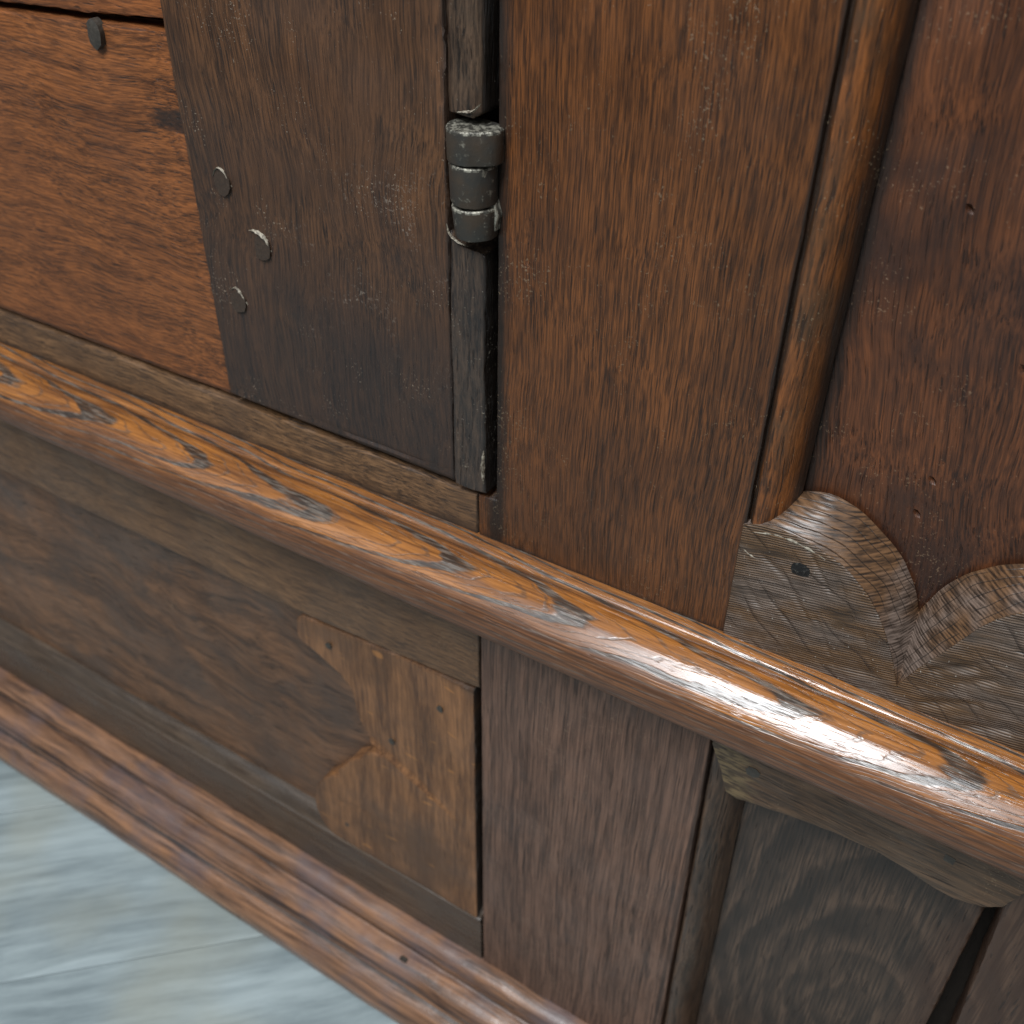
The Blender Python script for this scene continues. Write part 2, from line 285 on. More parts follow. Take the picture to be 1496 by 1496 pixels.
def mat_waist():
    """Orange flat-sawn oak, dark pointed growth rings with open grey pores."""
    n = NT('oak_waist_moulding'); P = n.P
    x, y, z = n.sep(P)
    s = n.m('SUBTRACT', n.m('MULTIPLY', y, -0.7), n.m('MULTIPLY', n.m('ADD', z, 0.332 - H), 0.7))   # runs across the moulding
    sm = n.m('MULTIPLY', s, 1000.0)                                     # mm
    xm = n.m('MULTIPLY', x, 1000.0)
    n1 = n.m('MULTIPLY', n.m('SUBTRACT', n.noise(n.map(P, (9, 34, 34)), 1.0, 3.0, 0.55), 0.5), 125.0)
    n2 = n.m('MULTIPLY', n.m('SUBTRACT', n.noise(n.map(P, (34, 150, 150)), 1.0, 3.0, 0.6), 0.5), 26.0)
    cen = n.m('ADD', 15.0, n.m('MULTIPLY', n.m('SUBTRACT', n.noise(n.comb(x, 0, 0), 7.0, 1.0), 0.5), 11.0))
    d = n.m('SUBTRACT', sm, cen); d2 = n.m('MULTIPLY', d, d)
    f = n.m('ADD', n.m('ADD', xm, n.m('MULTIPLY', d2, 0.60)), n.m('ADD', n1, n2))
    t = n.m('FRACT', n.m('DIVIDE', n.m('ADD', f, 40.0), 88.0))
    band = n.m('MULTIPLY', n.step(t, 0.68, 0.74), n.step(t, 0.93, 1.0, 1.0, 0.0))
    t2 = n.m('FRACT', n.m('DIVIDE', n.m('ADD', f, 12.0), 24.0))
    thin = n.m('MULTIPLY', n.step(t2, 0.70, 0.78), n.step(t2, 0.86, 0.95, 1.0, 0.0))
    fib = n.noise(n.map(P, (26, 900, 900)), 1.0, 3.0, 0.6)
    fin = n.noise(n.map(P, (60, 1700, 1700)), 1.0, 2.0, 0.6)
    por = n.noise(n.map(P, (60, 900, 900), loc=(3, 1, 2)), 1.0, 2.0, 0.6)
    ff = n.m('ADD', n.m('MULTIPLY', n.step(fib, 0.28, 0.72), 0.6), n.m('MULTIPLY', fin, 0.4))
    col = n.mix(ff, lin((84, 48, 22)), lin((186, 122, 60)))
    br = n.step(n.noise(n.map(P, (9, 60, 60)), 1.0, 3.0, 0.6), 0.42, 0.62)
    col = n.mix(n.m('MULTIPLY', br, 0.75), col, n.mix(ff, lin((60, 34, 20)), lin((136, 90, 56))))
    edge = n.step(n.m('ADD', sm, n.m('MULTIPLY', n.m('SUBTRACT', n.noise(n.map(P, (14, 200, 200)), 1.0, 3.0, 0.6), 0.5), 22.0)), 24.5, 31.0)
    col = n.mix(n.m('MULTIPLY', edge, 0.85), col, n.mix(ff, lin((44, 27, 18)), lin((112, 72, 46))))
    bm = n.m('MULTIPLY', band, n.step(fin, 0.30, 0.50, 0.6, 1.0))
    bm = n.m('MAXIMUM', bm, n.m('MULTIPLY', thin, 0.5))
    bm = n.m('MULTIPLY', bm, n.step(edge, 0, 1, 1.0, 0.5))
    col = n.mix(n.m('MULTIPLY', bm, 0.94), col, n.mix(n.step(por, 0.45, 0.62), lin((38, 35, 32)), lin((104, 99, 92))))
    pm = n.step(por, 0.62, 0.70)
    col = n.mix(n.m('MULTIPLY', pm, 0.55), col, lin((44, 26, 16)))
    h = n.m('SUBTRACT', n.m('ADD', n.m('MULTIPLY', fib, 0.6), n.m('MULTIPLY', fin, 0.3)), n.m('ADD', n.m('MULTIPLY', pm, 0.5), n.m('MULTIPLY', n.m('MULTIPLY', bm, por), 1.3)))
    rg = n.m('ADD', n.m('ADD', n.step(br, 0, 1, 0.19, 0.27), n.m('MULTIPLY', edge, 0.22)), n.m('MULTIPLY', bm, 0.10))
    nb = n.bump(n.noise(n.map(P, (20, 90, 90)), 1.0, 2.0), 0.0006, 0.5)
    cn = n.bump(h, 0.00012, 1.0, nb)
    n.t.links.new(n.step(edge, 0, 1, 0.62, 0.08), n.b.inputs["Coat Weight"]); n.b.inputs["Coat Roughness"].default_value = 0.20
    n.t.links.new(cn, n.b.inputs["Coat Normal"])
    return n.out(col, rg, n.bump(h, 0.00016, 1.0, nb), 0.5)
M['waist'] = mat_waist()

def mat_apron():
    base_dark, base_light = (36, 27, 20), (100, 80, 62)
    def st(n, col, rg, P):
        x = n.sep(n.P)[0]
        x = n.m('ADD', x, n.m('MULTIPLY', n.m('SUBTRACT', n.noise(n.map(n.P, (40, 150, 150)), 1.0, 3.0, 0.6), 0.5), 0.03))
        k = n.m('MULTIPLY', n.step(x, -0.070, -0.052, 1.0, 0.0), 0.7)
        g = n.mix(n.step(n.noise(n.map(n.P, (120, 700, 700)), 1.0, 3.0), 0.4, 0.62), lin((44, 38, 28)), lin((112, 102, 78)))
        return n.mix(k, col, g), n.m('ADD', rg, n.m('MULTIPLY', k, 0.1))
    return wood('oak_apron', 'x', base_dark, base_light, across=620, along=36, ring=150, blotch=(82, 74, 66), specks=0.3, rough=(0.4, 0.56), seed=17.0, stain=st, gain=(1.2, 1.05, 0.88))
M['apron'] = mat_apron()

def mat_iron():
    n = NT('worn_iron'); P = n.P
    a = n.noise(P, 320.0, 4.0, 0.65); b = n.noise(P, 60.0, 3.0, 0.6)
    col = n.mix(n.step(b, 0.4, 0.65), lin((66, 64, 60)), lin((74, 64, 54)))
    col = n.mix(n.step(a, 0.58, 0.72), col, lin((128, 124, 112)))
    return n.out(col, n.step(b, 0.3, 0.7, 0.40, 0.58), n.bump(a, 0.0003), 0.5, 0.55)
M['iron'] = mat_iron()
def mat_worn():
    n = NT('bare_worn_iron'); P = n.P
    a = n.noise(n.map(P, (400, 400, 200)), 1.0, 4.0, 0.65)
    col = n.mix(n.step(a, 0.42, 0.60), lin((66, 64, 58)), lin((150, 147, 134)))
    return n.out(col, 0.45, n.bump(a, 0.0006), 0.5, 0.4)
M['worn'] = mat_worn()
def mat_nail():
    n = NT('blackened_nail'); a = n.noise(n.P, 400.0, 3.0, 0.6)
    return n.out(n.mix(a, lin((34, 32, 30)), lin((86, 80, 72))), 0.45, n.bump(a, 0.0005), 0.5, 0.3)
M['nail'] = mat_nail()
def mat_hole():
    n = NT('sooty_peg_end'); a = n.noise(n.P, 600.0, 3.0, 0.6)
    return n.out(n.mix(n.step(a, 0.5, 0.7), lin((24, 24, 24)), lin((66, 64, 60))), 0.6, n.bump(a, 0.0008), 0.3)
M['hole'] = mat_hole()
def mat_peg():
    n = NT('oak_peg_end'); a = n.noise(n.P, 700.0, 3.0, 0.6)
    return n.out(n.mix(a, lin((34, 26, 21)), lin((70, 56, 45))), 0.38, n.bump(a, 0.0005), 0.5)
M['peg'] = mat_peg()
def mat_chip():  # chipped wood, also used for the painted highlight arcs on the pegs
    n = NT('pale_chipped_edge'); a = n.noise(n.P, 500.0, 4.0, 0.7)
    return n.out(n.mix(n.step(a, 0.35, 0.6), lin((66, 56, 44)), lin((160, 152, 136))), 0.5, n.bump(a, 0.0006), 0.5)
M['chip'] = mat_chip()

def mat_floor():
    n = NT('grey_vinyl_plank'); P = n.P
    R = n.map(P, rot=(0, 0, -math.radians(43.3)))
    o = n.t.nodes.new("ShaderNodeObjectInfo").outputs["Random"]
    R = n.vm('ADD', R, n.comb(n.m('MULTIPLY', o, 3.0), n.m('MULTIPLY', o, 7.0), 0.0))
    wn = n.noise(R, 3.0, 2.0, 0.5, color=True)
    R = n.vm('ADD', R, n.vm('SCALE', n.vm('SUBTRACT', wn, (0.5, 0.5, 0.5)), 0.05))
    a = n.noise(n.map(R, (3.6, 14, 14)), 1.0, 6.0, 0.68)
    b = n.noise(n.map(R, (8, 120, 120)), 1.0, 4.0, 0.6)
    c = n.noise(P, 5.0, 3.0, 0.5)
    f = n.m('ADD', n.m('MULTIPLY', n.step(a, 0.33, 0.67), 0.6), n.m('MULTIPLY', n.step(b, 0.3, 0.7), 0.4))
    col = n.mix(f, lin((116, 129, 133)), lin((168, 182, 185)))
    col = n.mix(n.m('MULTIPLY', n.step(c, 0.45, 0.62), 0.4), col, lin((160, 160, 142)))
    return n.out(col, 0.42, n.bump(b, 0.0004), 0.4)
M['floor'] = mat_floor()

# ---------------------------------------------------------------- geometry helpers (mm, relative to the camera's foot; z relative to the camera)
BASE = (-300.0, 0.0, -H * 1000)              # foot of the cupboard, in the same units
def mesh_obj(name, verts, faces, mat, parent, smooth=True, mats=None, fmat=None, sharp=None):
    v = (np.asarray(verts, float) - np.array(BASE)) / 1000.0 if parent is not None else (np.asarray(verts, float) + np.array([0, 0, H * 1000])) / 1000.0
    me = bpy.data.meshes.new(name); me.from_pydata([tuple(p) for p in v], [], faces)
    me.materials.append(M[mat])
    for m2 in (mats or []): me.materials.append(M[m2])
    me.polygons.foreach_set("use_smooth", [smooth] * len(me.polygons))
    if fmat: me.polygons.foreach_set("material_index", fmat)
    if smooth: me.set_sharp_from_angle(angle=math.radians(sharp or 40))
    me.update()
    o = bpy.data.objects.new(name, me); COL.objects.link(o)
    if parent is not None: o.parent = parent
    return o
def empty(name, parent=None):
    o = bpy.data.objects.new(name, None); COL.objects.link(o); o.empty_display_size = 0.05
    if parent is not None: o.parent = parent
    return o

def seg_dist(p, poly):
    a = np.array(poly, float); b = np.roll(a, -1, 0); d = np.full(len(p), 1e9)
    for i in range(len(a)):
        e = b[i] - a[i]; L = max(e @ e, 1e-12)
        t = np.clip(((p - a[i]) @ e) / L, 0, 1)
        q = a[i] + t[:, None] * e
        d = np.minimum(d, np.hypot(*(p - q).T))
    return d
def inside(p, poly):
    a = np.array(poly, float); c = np.zeros(len(p), bool); j = len(a) - 1
    for i in range(len(a)):
        xi, yi = a[i]; xj, yj = a[j]
        m = ((yi > p[:, 1]) != (yj > p[:, 1]))
        if yi != yj: c ^= m & (p[:, 0] < (xj - xi) * (p[:, 1] - yi) / (yj - yi) + xi)
        j = i
    return c
def wob(x, s, seed=0.0):
    return (np.sin(x * s + seed) + 0.6 * np.sin(x * s * 2.3 + seed * 1.7 + 1) + 0.4 * np.sin(x * s * 5.1 + seed * 2.9 + 2)) / 2.0
def catmull(pts, n=8):
    P = [np.array(p, float) for p in pts]; P = [2 * P[0] - P[1]] + P + [2 * P[-1] - P[-2]]; out = []
    for i in range(1, len(P) - 2):
        for k in range(n):
            t = k / n
            out.append(0.5 * ((2 * P[i]) + (-P[i - 1] + P[i + 1]) * t + (2 * P[i - 1] - 5 * P[i] + 4 * P[i + 1] - P[i + 2]) * t * t + (-P[i - 1] + 3 * P[i] - 3 * P[i + 1] + P[i + 2]) * t ** 3))
    out.append(P[-2]); return out
def dens(poly, res):
    out = []
    for i in range(len(poly)):
        a = np.array(poly[i], float); b = np.array(poly[(i + 1) % len(poly)], float)
        k = max(1, int(np.hypot(*(b - a)) / res))
        for j in range(k): out.append(a + (b - a) * j / k)
    return np.array(out)
def lumps(x, z, amp, s=0.035, seed=0.0):
    return amp * (wob(x, s, seed) * wob(z, s * 0.8, seed + 3) + 0.5 * wob(x + z, s * 1.9, seed + 5))

def board(name, poly, y0, thick, parent, mat, res=2.0, h=None, r=1.2, edge=0.25, seed=0.0, mats=None):
    """A real board: outline in (x, z), front at y0, relief h(x, z), eased and slightly uneven edges, full thickness."""
    if sum(poly[i][0] * poly[(i + 1) % len(poly)][1] - poly[(i + 1) % len(poly)][0] * poly[i][1] for i in range(len(poly))) < 0:
        poly = poly[::-1]                    # counter-clockwise in (x, z)
    ol = dens(poly, res * 1.2); n = len(ol)
    tan = np.roll(ol, -1, 0) - np.roll(ol, 1, 0); tan /= np.maximum(np.hypot(*tan.T), 1e-9)[:, None]
    nin = np.c_[-tan[:, 1], tan[:, 0]]
    s = np.arange(n) * res
    ol = ol + nin * (edge * wob(s, 0.11, seed) + edge * 0.5 * wob(s, 0.53, seed + 2))[:, None]
    pts = [ol]
    for k in (0.35, 1.0): pts.append(ol + nin * (r * k))
    x0, z0 = ol.min(0); x1, z1 = ol.max(0)
    gx, gz = np.meshgrid(np.arange(x0 + res / 2, x1, res), np.arange(z0 + res / 2, z1, res)); g = np.c_[gx.ravel(), gz.ravel()]
    g = g[inside(g, ol)] if n < 400 else g[inside(g, np.array(poly))]
    g = g[seg_dist(g, poly) > r + res * 0.4]
    for k in (1, 2):
        q = pts[k]; dd = seg_dist(q, ol if n < 300 else poly); keep = inside(q, ol if n < 300 else poly) & (dd > (0.35, 1.0)[k - 1] * r * 0.7)
        pts[k] = q[keep]
    allp = np.vstack(pts + [g])
    res_ = delaunay_2d_cdt([Vector(p) for p in allp.tolist()], [], [list(range(n))], 1, 1e-5)
    V = np.array([tuple(v) for v in res_[0]]); F = [list(f) for f in res_[2]]
    orig = res_[3]
    ring = {}
    for i, o in enumerate(orig):
        for k in o:
            if k < n: ring[k] = i
    d = seg_dist(V, np.array(ol)) if len(V) * n < 3e7 else seg_dist(V, poly)
    isr = np.zeros(len(V), bool); isr[list(ring.values())] = True; d[isr] = 0
    dd = np.clip(d, 0, r); Y = y0 + (r - np.sqrt(np.maximum(r * r - (r - dd) ** 2, 0))) * 0.9
    if h is not None: Y = Y + h(V[:, 0], V[:, 1])
    verts = [(V[i, 0], Y[i], V[i, 1]) for i in range(len(V))]
    faces = []
    for f in F:
        a, b, c = (V[f[0]], V[f[1]], V[f[2]])
        ar = (b[0] - a[0]) * (c[1] - a[1]) - (b[1] - a[1]) * (c[0] - a[0])
        faces.append(f if ar > 0 else f[::-1])
    idx = [ring[k] for k in range(n) if k in ring]; b0 = len(verts)
    for i in idx: verts.append((V[i, 0], y0 + thick, V[i, 1]))
    m = len(idx)
    for k in range(m):
        k2 = (k + 1) % m
        faces.append([idx[k2], idx[k], b0 + k, b0 + k2])
    faces.append([b0 + k for k in range(m)][::-1])
    return mesh_obj(name, verts, faces, mat, parent)

def sweep_x(name, prof, x0, x1, step, parent, mat, amp=0.25, seed=0.0, dents=()):
    """A moulding run: profile of (y, z) points carried along x, a little uneven from hand planing."""
    xs = np.arange(x0, x1 + step, step); P = np.array(prof, float); m = len(P); verts = []; faces = []
    t = np.arange(m)
    for i, x in enumerate(xs):
        for j in range(m):
            y, z = P[j]
            if 0 < j < m - 1:
                y += amp * (wob(x, 0.021, seed) * 0.8 + 0.35 * wob(x, 0.13, seed + j * 0.35)); z += amp * (0.8 * wob(x, 0.017, seed + 9) + 0.3 * wob(x, 0.11, seed + 3 + j * 0.4))
                for (dx, dj, w_, dep) in dents:
                    k = math.exp(-((x - dx) / w_) ** 2 - ((j - dj) / 2.0) ** 2); y += dep * k; z -= dep * k
            verts.append((x, y, z))
    for i in range(len(xs) - 1):
        for j in range(m - 1):
            a = i * m + j; faces.append([a, a + 1, a + 1 + m, a + m])
        faces.append([i * m + m - 1, i * m, (i + 1) * m, (i + 1) * m + m - 1])
    faces.append(list(range(m))[::-1]); faces.append([(len(xs) - 1) * m + j for j in range(m)])
    return mesh_obj(name, verts, faces, mat, parent, sharp=55)
def spl(pts, n=4): return [tuple(p) for p in catmull(pts, n)]
def sweep_z(name, prof, z0, z1, step, parent, mat, shift=lambda z: 0.0, amp=0.3, seed=0.0):
    """A vertical run: profile of (x, y) points carried along z."""
    zs = np.arange(z0, z1 + step, step); P = np.array(prof, float); m = len(P); verts = []; faces = []
    for i, z in enumerate(zs):
        for j in range(m):
            x, y = P[j]
            verts.append((x + shift(z) + amp * 0.6 * wob(z, 0.03, seed + j * 0.2), y + amp * (wob(z, 0.05, seed) + 0.5 * wob(z, 0.2, seed + j * 0.5)) * (0 < j < m - 1), z))
    for i in range(len(zs) - 1):
        for j in range(m):
            a = i * m + j; b = i * m + (j + 1) % m
            faces.append([a, b, b + m, a + m])
    faces.append(list(range(m))[::-1]); faces.append([(len(zs) - 1) * m + j for j in range(m)])
    return mesh_obj(name, verts, faces, mat, parent)
def stud(name, x, y, z, rx, rz, hgt, parent, mat, sides=8, rot=0.0, tiltx=0.0, tiltz=0.0, dome=0.5, seed=0):
    """Nail or peg head: faceted, domed, slightly irregular, standing out of the wood."""
    rr = random.Random(seed); verts = []; faces = []; sh = [1 + rr.uniform(-0.10, 0.10) for _ in range(sides)]
    rings = [(1.0, 3.0), (1.0, -hgt * 0.45), (0.84, -hgt * (0.45 + 0.45 * dome)), (0.45, -hgt * (0.6 + 0.4 * dome))]
    for k, (s, dy) in enumerate(rings):
        for i in range(sides):
            a = rot + 2 * math.pi * i / sides
            px, pz = rx * s * sh[i] * math.cos(a), rz * s * sh[i] * math.sin(a)
            verts.append((x + px, y + dy + (px * tiltx + pz * tiltz if k else 0), z + pz))
    verts.append((x, y - hgt * (0.62 + 0.4 * dome), z))
    for k in range(len(rings) - 1):
        for i in range(sides):
            a = k * sides + i; b = k * sides + (i + 1) % sides
            faces.append([a, b, b + sides, a + sides])
    k = (len(rings) - 1) * sides
    for i in range(sides): faces.append([k + i, k + (i + 1) % sides, len(verts) - 1])
    return mesh_obj(name, verts, faces, mat, parent, sharp=28)

def hole(x, z, cx, cz, r, dep): return dep * np.exp(-(((x - cx) ** 2 + (z - cz) ** 2) / (r * r)) ** 2)
def line_d(x, z, a, b):
    a = np.array(a, float); b = np.array(b, float); e = b - a; L = e @ e
    t = np.clip(((x - a[0]) * e[0] + (z - a[1]) * e[1]) / L, 0, 1)
    return np.hypot(x - a[0] - t * e[0], z - a[1] - t * e[1])
def groove(x, z, a, b, w_, dep): return dep * np.exp(-(line_d(x, z, a, b) / w_) ** 2)

# ---------------------------------------------------------------- floor (structure) and its planks
fl = mesh_obj('floor', [(-2600, -2600, -844), (2600, -2600, -844), (2600, 1200, -844), (-2600, 1200, -844), (-2600, -2600, -900), (2600, -2600, -900), (2600, 1200, -900), (-2600, 1200, -900)],
              [[0, 1, 2, 3], [7, 6, 5, 4], [0, 4, 5, 1], [1, 5, 6, 2], [2, 6, 7, 3], [3, 7, 4, 0]], 'floor', None, smooth=False)
fl['kind'] = 'structure'
ang = math.radians(43.3); ux, uy = math.cos(ang), math.sin(ang); vx, vy = -uy, ux
def plank_mesh(L, W):
    b = 1.0; v = []
    v = [(0, 0, -3), (L, 0, -3), (L, W, -3), (0, W, -3), (0, 0, -0.9), (L, 0, -0.9), (L, W, -0.9), (0, W, -0.9), (b, b, 0), (L - b, b, 0), (L - b, W - b, 0), (b, W - b, 0)]
    f = [[0, 1, 5, 4], [1, 2, 6, 5], [2, 3, 7, 6], [3, 0, 4, 7], [4, 5, 9, 8], [5, 6, 10, 9], [6, 7, 11, 10], [7, 4, 8, 11], [8, 9, 10, 11], [3, 2, 1, 0]]
    me = bpy.data.meshes.new('plank'); me.from_pydata([tuple(c / 1000 for c in p) for p in v], [], f); me.materials.append(M['floor']); return me
PW, PL = 180.0, 1200.0
pm = plank_mesh(PL - 0.6, PW - 0.6)
for row in range(-5, 5):
    for k in range(-2, 2):
        off = {0: 330, -1: -120, 1: 760}.get(row, (row * 437) % 1200)
        ox = -589 + vx * PW * row + ux * (PL * k + off - 600); oy = -191 + vy * PW * row + uy * (PL * k + off - 600)
        cx, cy = ox + ux * 600, oy + uy * 600
        if abs(cx + 500) > 1700 or cy < -1900 or cy > 900: continue
        o = bpy.data.objects.new('plank', pm); COL.objects.link(o); o.parent = fl
        o.location = (ox / 1000, oy / 1000, 0.0); o.rotation_euler = (0, 0, ang)

# ---------------------------------------------------------------- the cupboard
cup = empty('cupboard'); cup.location = tuple(c / 1000 for c in (BASE[0], BASE[1], 0.0))
cup['label'] = 'antique dark oak cupboard with iron door hinge, scalloped panels and glossy waist moulding'
cup['category'] = 'cupboard'

# carcass
board('light_blocking_board', [(-1300, -800), (700, -800), (700, 300), (-1300, 300)], 60, 12, cup, 'dark', res=200)  # added close behind the front to keep light out of the gaps

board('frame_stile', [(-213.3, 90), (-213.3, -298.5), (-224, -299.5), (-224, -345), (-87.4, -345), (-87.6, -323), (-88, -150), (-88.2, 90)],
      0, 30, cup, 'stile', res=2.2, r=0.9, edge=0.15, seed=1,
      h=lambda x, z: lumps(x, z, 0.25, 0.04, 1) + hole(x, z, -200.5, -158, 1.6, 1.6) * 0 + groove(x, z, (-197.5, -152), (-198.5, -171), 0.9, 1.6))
board('frame_stile', [(-223.3, -345.2), (-223.1, -790), (-78, -790), (-79.3, -690), (-84, -408), (-86.5, -370), (-87, -345.2)], 0, 30, cup, 'low_stile', res=3.0, r=0.9, edge=0.15, seed=21, h=lambda x, z: lumps(x, z, 0.25, 0.04, 12))
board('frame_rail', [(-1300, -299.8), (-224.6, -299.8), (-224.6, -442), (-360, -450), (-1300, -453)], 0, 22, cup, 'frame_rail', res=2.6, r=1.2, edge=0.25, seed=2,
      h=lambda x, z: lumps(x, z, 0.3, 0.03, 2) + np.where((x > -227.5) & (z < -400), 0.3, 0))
ov = [(-88.2, 26), (-88.1, 3.2), (-87.0, 3.0), (-86.6, 1.2), (-85.2, -0.1), (-82, -0.2), (-78.5, 1.9), (-75.5, 5.4), (-73.2, 10), (-71.7, 14.5), (-71.2, 17.0), (-72.2, 18.2), (-75.0, 18.6), (-75.0, 26)]
sweep_z('ovolo_moulding', ov, -274, 90, 3.0, cup, 'ovolo', seed=4)
ov2 = [(-83.2, 26), (-82.6, 2.6), (-81.2, 1.2), (-79, 1.0), (-75, 2.2), (-71, 5.2), (-68, 9.5), (-66, 14), (-65.0, 17.4), (-66.2, 18.6), (-69.0, 18.8), (-69.0, 26)]
sweep_z('ovolo_moulding', ov2, -790, -404, 3.0, cup, 'low_ovolo', shift=lambda z: (-z - 404) * 0.0175, seed=5)

holes = [(-8, -172, 1.1), (-22, -218, 1.0), (-24, -226, 0.8), (-26, -243, 0.8), (12, -205, 0.7), (-40, -120, 0.8)]
board('side_panel', [(-76, -330), (150, -330), (150, 90), (-76, 90)], 20, 12, cup, 'panel', res=1.7, r=1.0, seed=6,
      h=lambda x, z: lumps(x, z, 0.5, 0.03, 6) + sum(hole(x, z, a, b, r_, 2.2) for a, b, r_ in holes)
      + groove(x, z, (-25, -232), (-29, -241), 0.8, 1.0) + groove(x, z, (-17, -236), (-22, -252), 0.8, 0.8))
board('side_panel', [(-70, -790), (66, -790), (60.2, -454), (59.5, -330), (-70, -330)], 20, 12, cup, 'ringed', res=2.2, r=1.0, seed=7, h=lambda x, z: lumps(x, z, 0.5, 0.03, 8))
board('frame_stile', [(64.2, -330), (64.4, -428), (70.5, -523), (86, -790), (230, -790), (230, -330)], 6, 26, cup, 'ringed', res=3.0, r=1.4, seed=8, h=lambda x, z: lumps(x, z, 0.4, 0.04, 9))

# carved scalloped rail in the upper right panel
fr = [(-89, -261), (-81, -258), (-73, -257), (-61, -258.5), (-50, -262), (-43, -265.5), (-33, -274), (-26, -283), (-22, -290), (-16, -302), (-11, -315.5)]
fr2 = [(-11, -315.5), (-6, -303), (0, -291), (5, -281), (11, -269), (17, -261), (24, -255), (36, -250), (52, -250), (70, -257), (88, -275), (100, -310)]
bk = [(-89, -262.5), (-82, -254.5), (-74, -249), (-61, -245), (-50, -247), (-43, -250.5), (-32.5, -258), (-26, -264), (-21, -271), (-16.5, -279), (-13.3, -288)]
bk2 = [(-13.3, -288), (-11, -281), (-8.5, -274), (-5.5, -268), (-1, -261.5), (3.5, -257), (11, -251), (26, -245), (52, -243), (74, -249), (96, -268), (110, -308)]
F_ = catmull(fr, 5)[:-1] + catmull(fr2, 5); B_ = catmull(bk, 5)[:-1] + catmull(bk2, 5)
outl = [tuple(p) for p in F_] + [(100, -332), (-88.6, -332)]
gouges = [((-80, -272), (-66, -281), 1.3, .5), ((-60, -262), (-48, -279), 1.0, .6), ((-74, -291), (-62, -303), 1.3, .6), ((-62, -287), (-52, -300), 1.2, .6), ((-84, -290), (-76, -300), 1.4, .5),
          ((-45, -272), (-36, -290), 1.0, .5), ((-50, -296), (-41, -312), 1.1, .5), ((0, -300), (14, -290), 2.0, .9), ((12, -300), (22, -294), 2.0, .9), ((2, -318), (20, -309), 2.2, 1.0),
          ((26, -275), (44, -268), 1.6, .8), ((20, -322), (34, -316), 2.4, 1.0), ((-30, -296), (-22, -312), 1.0, .4), ((-40, -318), (-22, -314), 2.2, .5)]
sc = board('scalloped_rail', outl, -0.9, 20.4, cup, 'scallop', res=0.9, r=0.5, edge=0.0, seed=9,
           h=lambda x, z: lumps(x, z, 0.35, 0.09, 4) + sum(groove(x, z, a, b, w_, d_) for a, b, w_, d_ in gouges))
verts = []; faces = []; K = 6
for k in range(K + 1):
    t = k / K
    for i in range(len(F_)):
        p = F_[i] * (1 - t) + B_[i] * t
        b = 0.9 * math.sin(math.pi * t)
        verts.append((p[0] + 0.25 * b * wob(i, 0.7, k), -0.55 + 18.2 * t - b * 0.9, p[1] + b * 0.8 + 0.15 * wob(i, 1.1, k * 2)))
nF = len(F_); cen = np.array([-48.0, -300.0]); cen2 = np.array([50.0, -300.0])
for (sh, yy) in ((0.5, 18.6), (5.0, 18.9)):              # undercut where the carving meets the panel
    for i in range(nF):
        c = cen if i <= len(fr) * 5 - 6 else cen2; d = c - B_[i]; d /= np.hypot(*d); p = B_[i] + d * sh; verts.append((p[0], yy, p[1]))
K2 = K + 2
for k in range(K2):
    for i in range(nF - 1):
        a = k * nF + i; faces.append([a, a + 1, a + 1 + nF, a + nF])
be = mesh_obj('bevelled_edge', verts, faces, 'bevel', sc)
be['label'] = 'bevelled scalloped edge with curved growth lines'
uvl = be.data.uv_layers.new(name='along'); acc = np.r_[0, np.cumsum([np.hypot(*(F_[i + 1] - F_[i])) for i in range(nF - 1)])] / 1000
for lp in be.data.loops: uvl.data[lp.index].uv = (acc[lp.vertex_index % nF], (lp.vertex_index // nF) / K * 0.02)
stud('peg', -61.5, -0.7, -273.5, 4.4, 3.4, 0.7, sc, 'hole', sides=11, seed=3, dome=0.3)

# ---- the door, left of the stile
door = empty('door', cup)
def dst(x, z):
    y = lumps(x, z, 0.35, 0.035, 3)
    y = y + groove(x, z, (-240.5, -170), (-240.2, -290), 0.6, 0.5) + groove(x, z, (-237.6, 90), (-237.6, -112), 0.7, 1.0)
    y = y + hole(x, z, -340, -300, 30, 0) + np.where(z < -291, (-291 - z) * 0.35, 0)
    y = y + groove(x, z, (-389, -287.8), (-216, -290.0), 0.9, 0.8)
    return y
ds = board('door_stile', [(-389.8, 90), (-236.3, 90), (-236.3, -295.2), (-389.6, -292.6)], -3, 22, door, 'door_stile', res=1.8, r=1.5, edge=0.35, seed=10, h=dst)
def bead(x, z): # half-round
    t = np.clip((x + 226.9) / 9.0, -1, 1); return 6.5 * (1 - np.sqrt(np.maximum(1 - t * t, 0))) + lumps(x, z, 0.4, 0.14, 2)
board('bead_moulding', [(-235.7, 90), (-218.0, 90), (-218.3, 10), (-217.8, -60), (-218.2, -112), (-222, -114.5), (-229, -113.4), (-235.7, -114.6)], -5.6, 24, door, 'bead', res=1.1, r=0.8, edge=0.35, seed=11, h=bead)
def bead2(x, z):
    t = np.clip((x + 227) / 11.5, -1, 1); u = np.clip((-z - 165) / 40, 0, 1)
    return (4.2 - 2.4 * u) * (1 - np.sqrt(np.maximum(1 - t * t, 0))) * (x > -227) + (x <= -227) * (1 - u) * 3 * (1 - np.sqrt(np.maximum(1 - t * t, 0))) + lumps(x, z, 0.35, 0.12, 7)
board('bead_moulding', [(-235.7, -163), (-229.5, -168.5), (-221, -169), (-218.0, -171), (-218.1, -230), (-217.6, -294.8), (-235.7, -294.9)], -3.4, 22, door, 'bead', res=1.2, r=0.7, edge=0.35, seed=12, h=bead2)
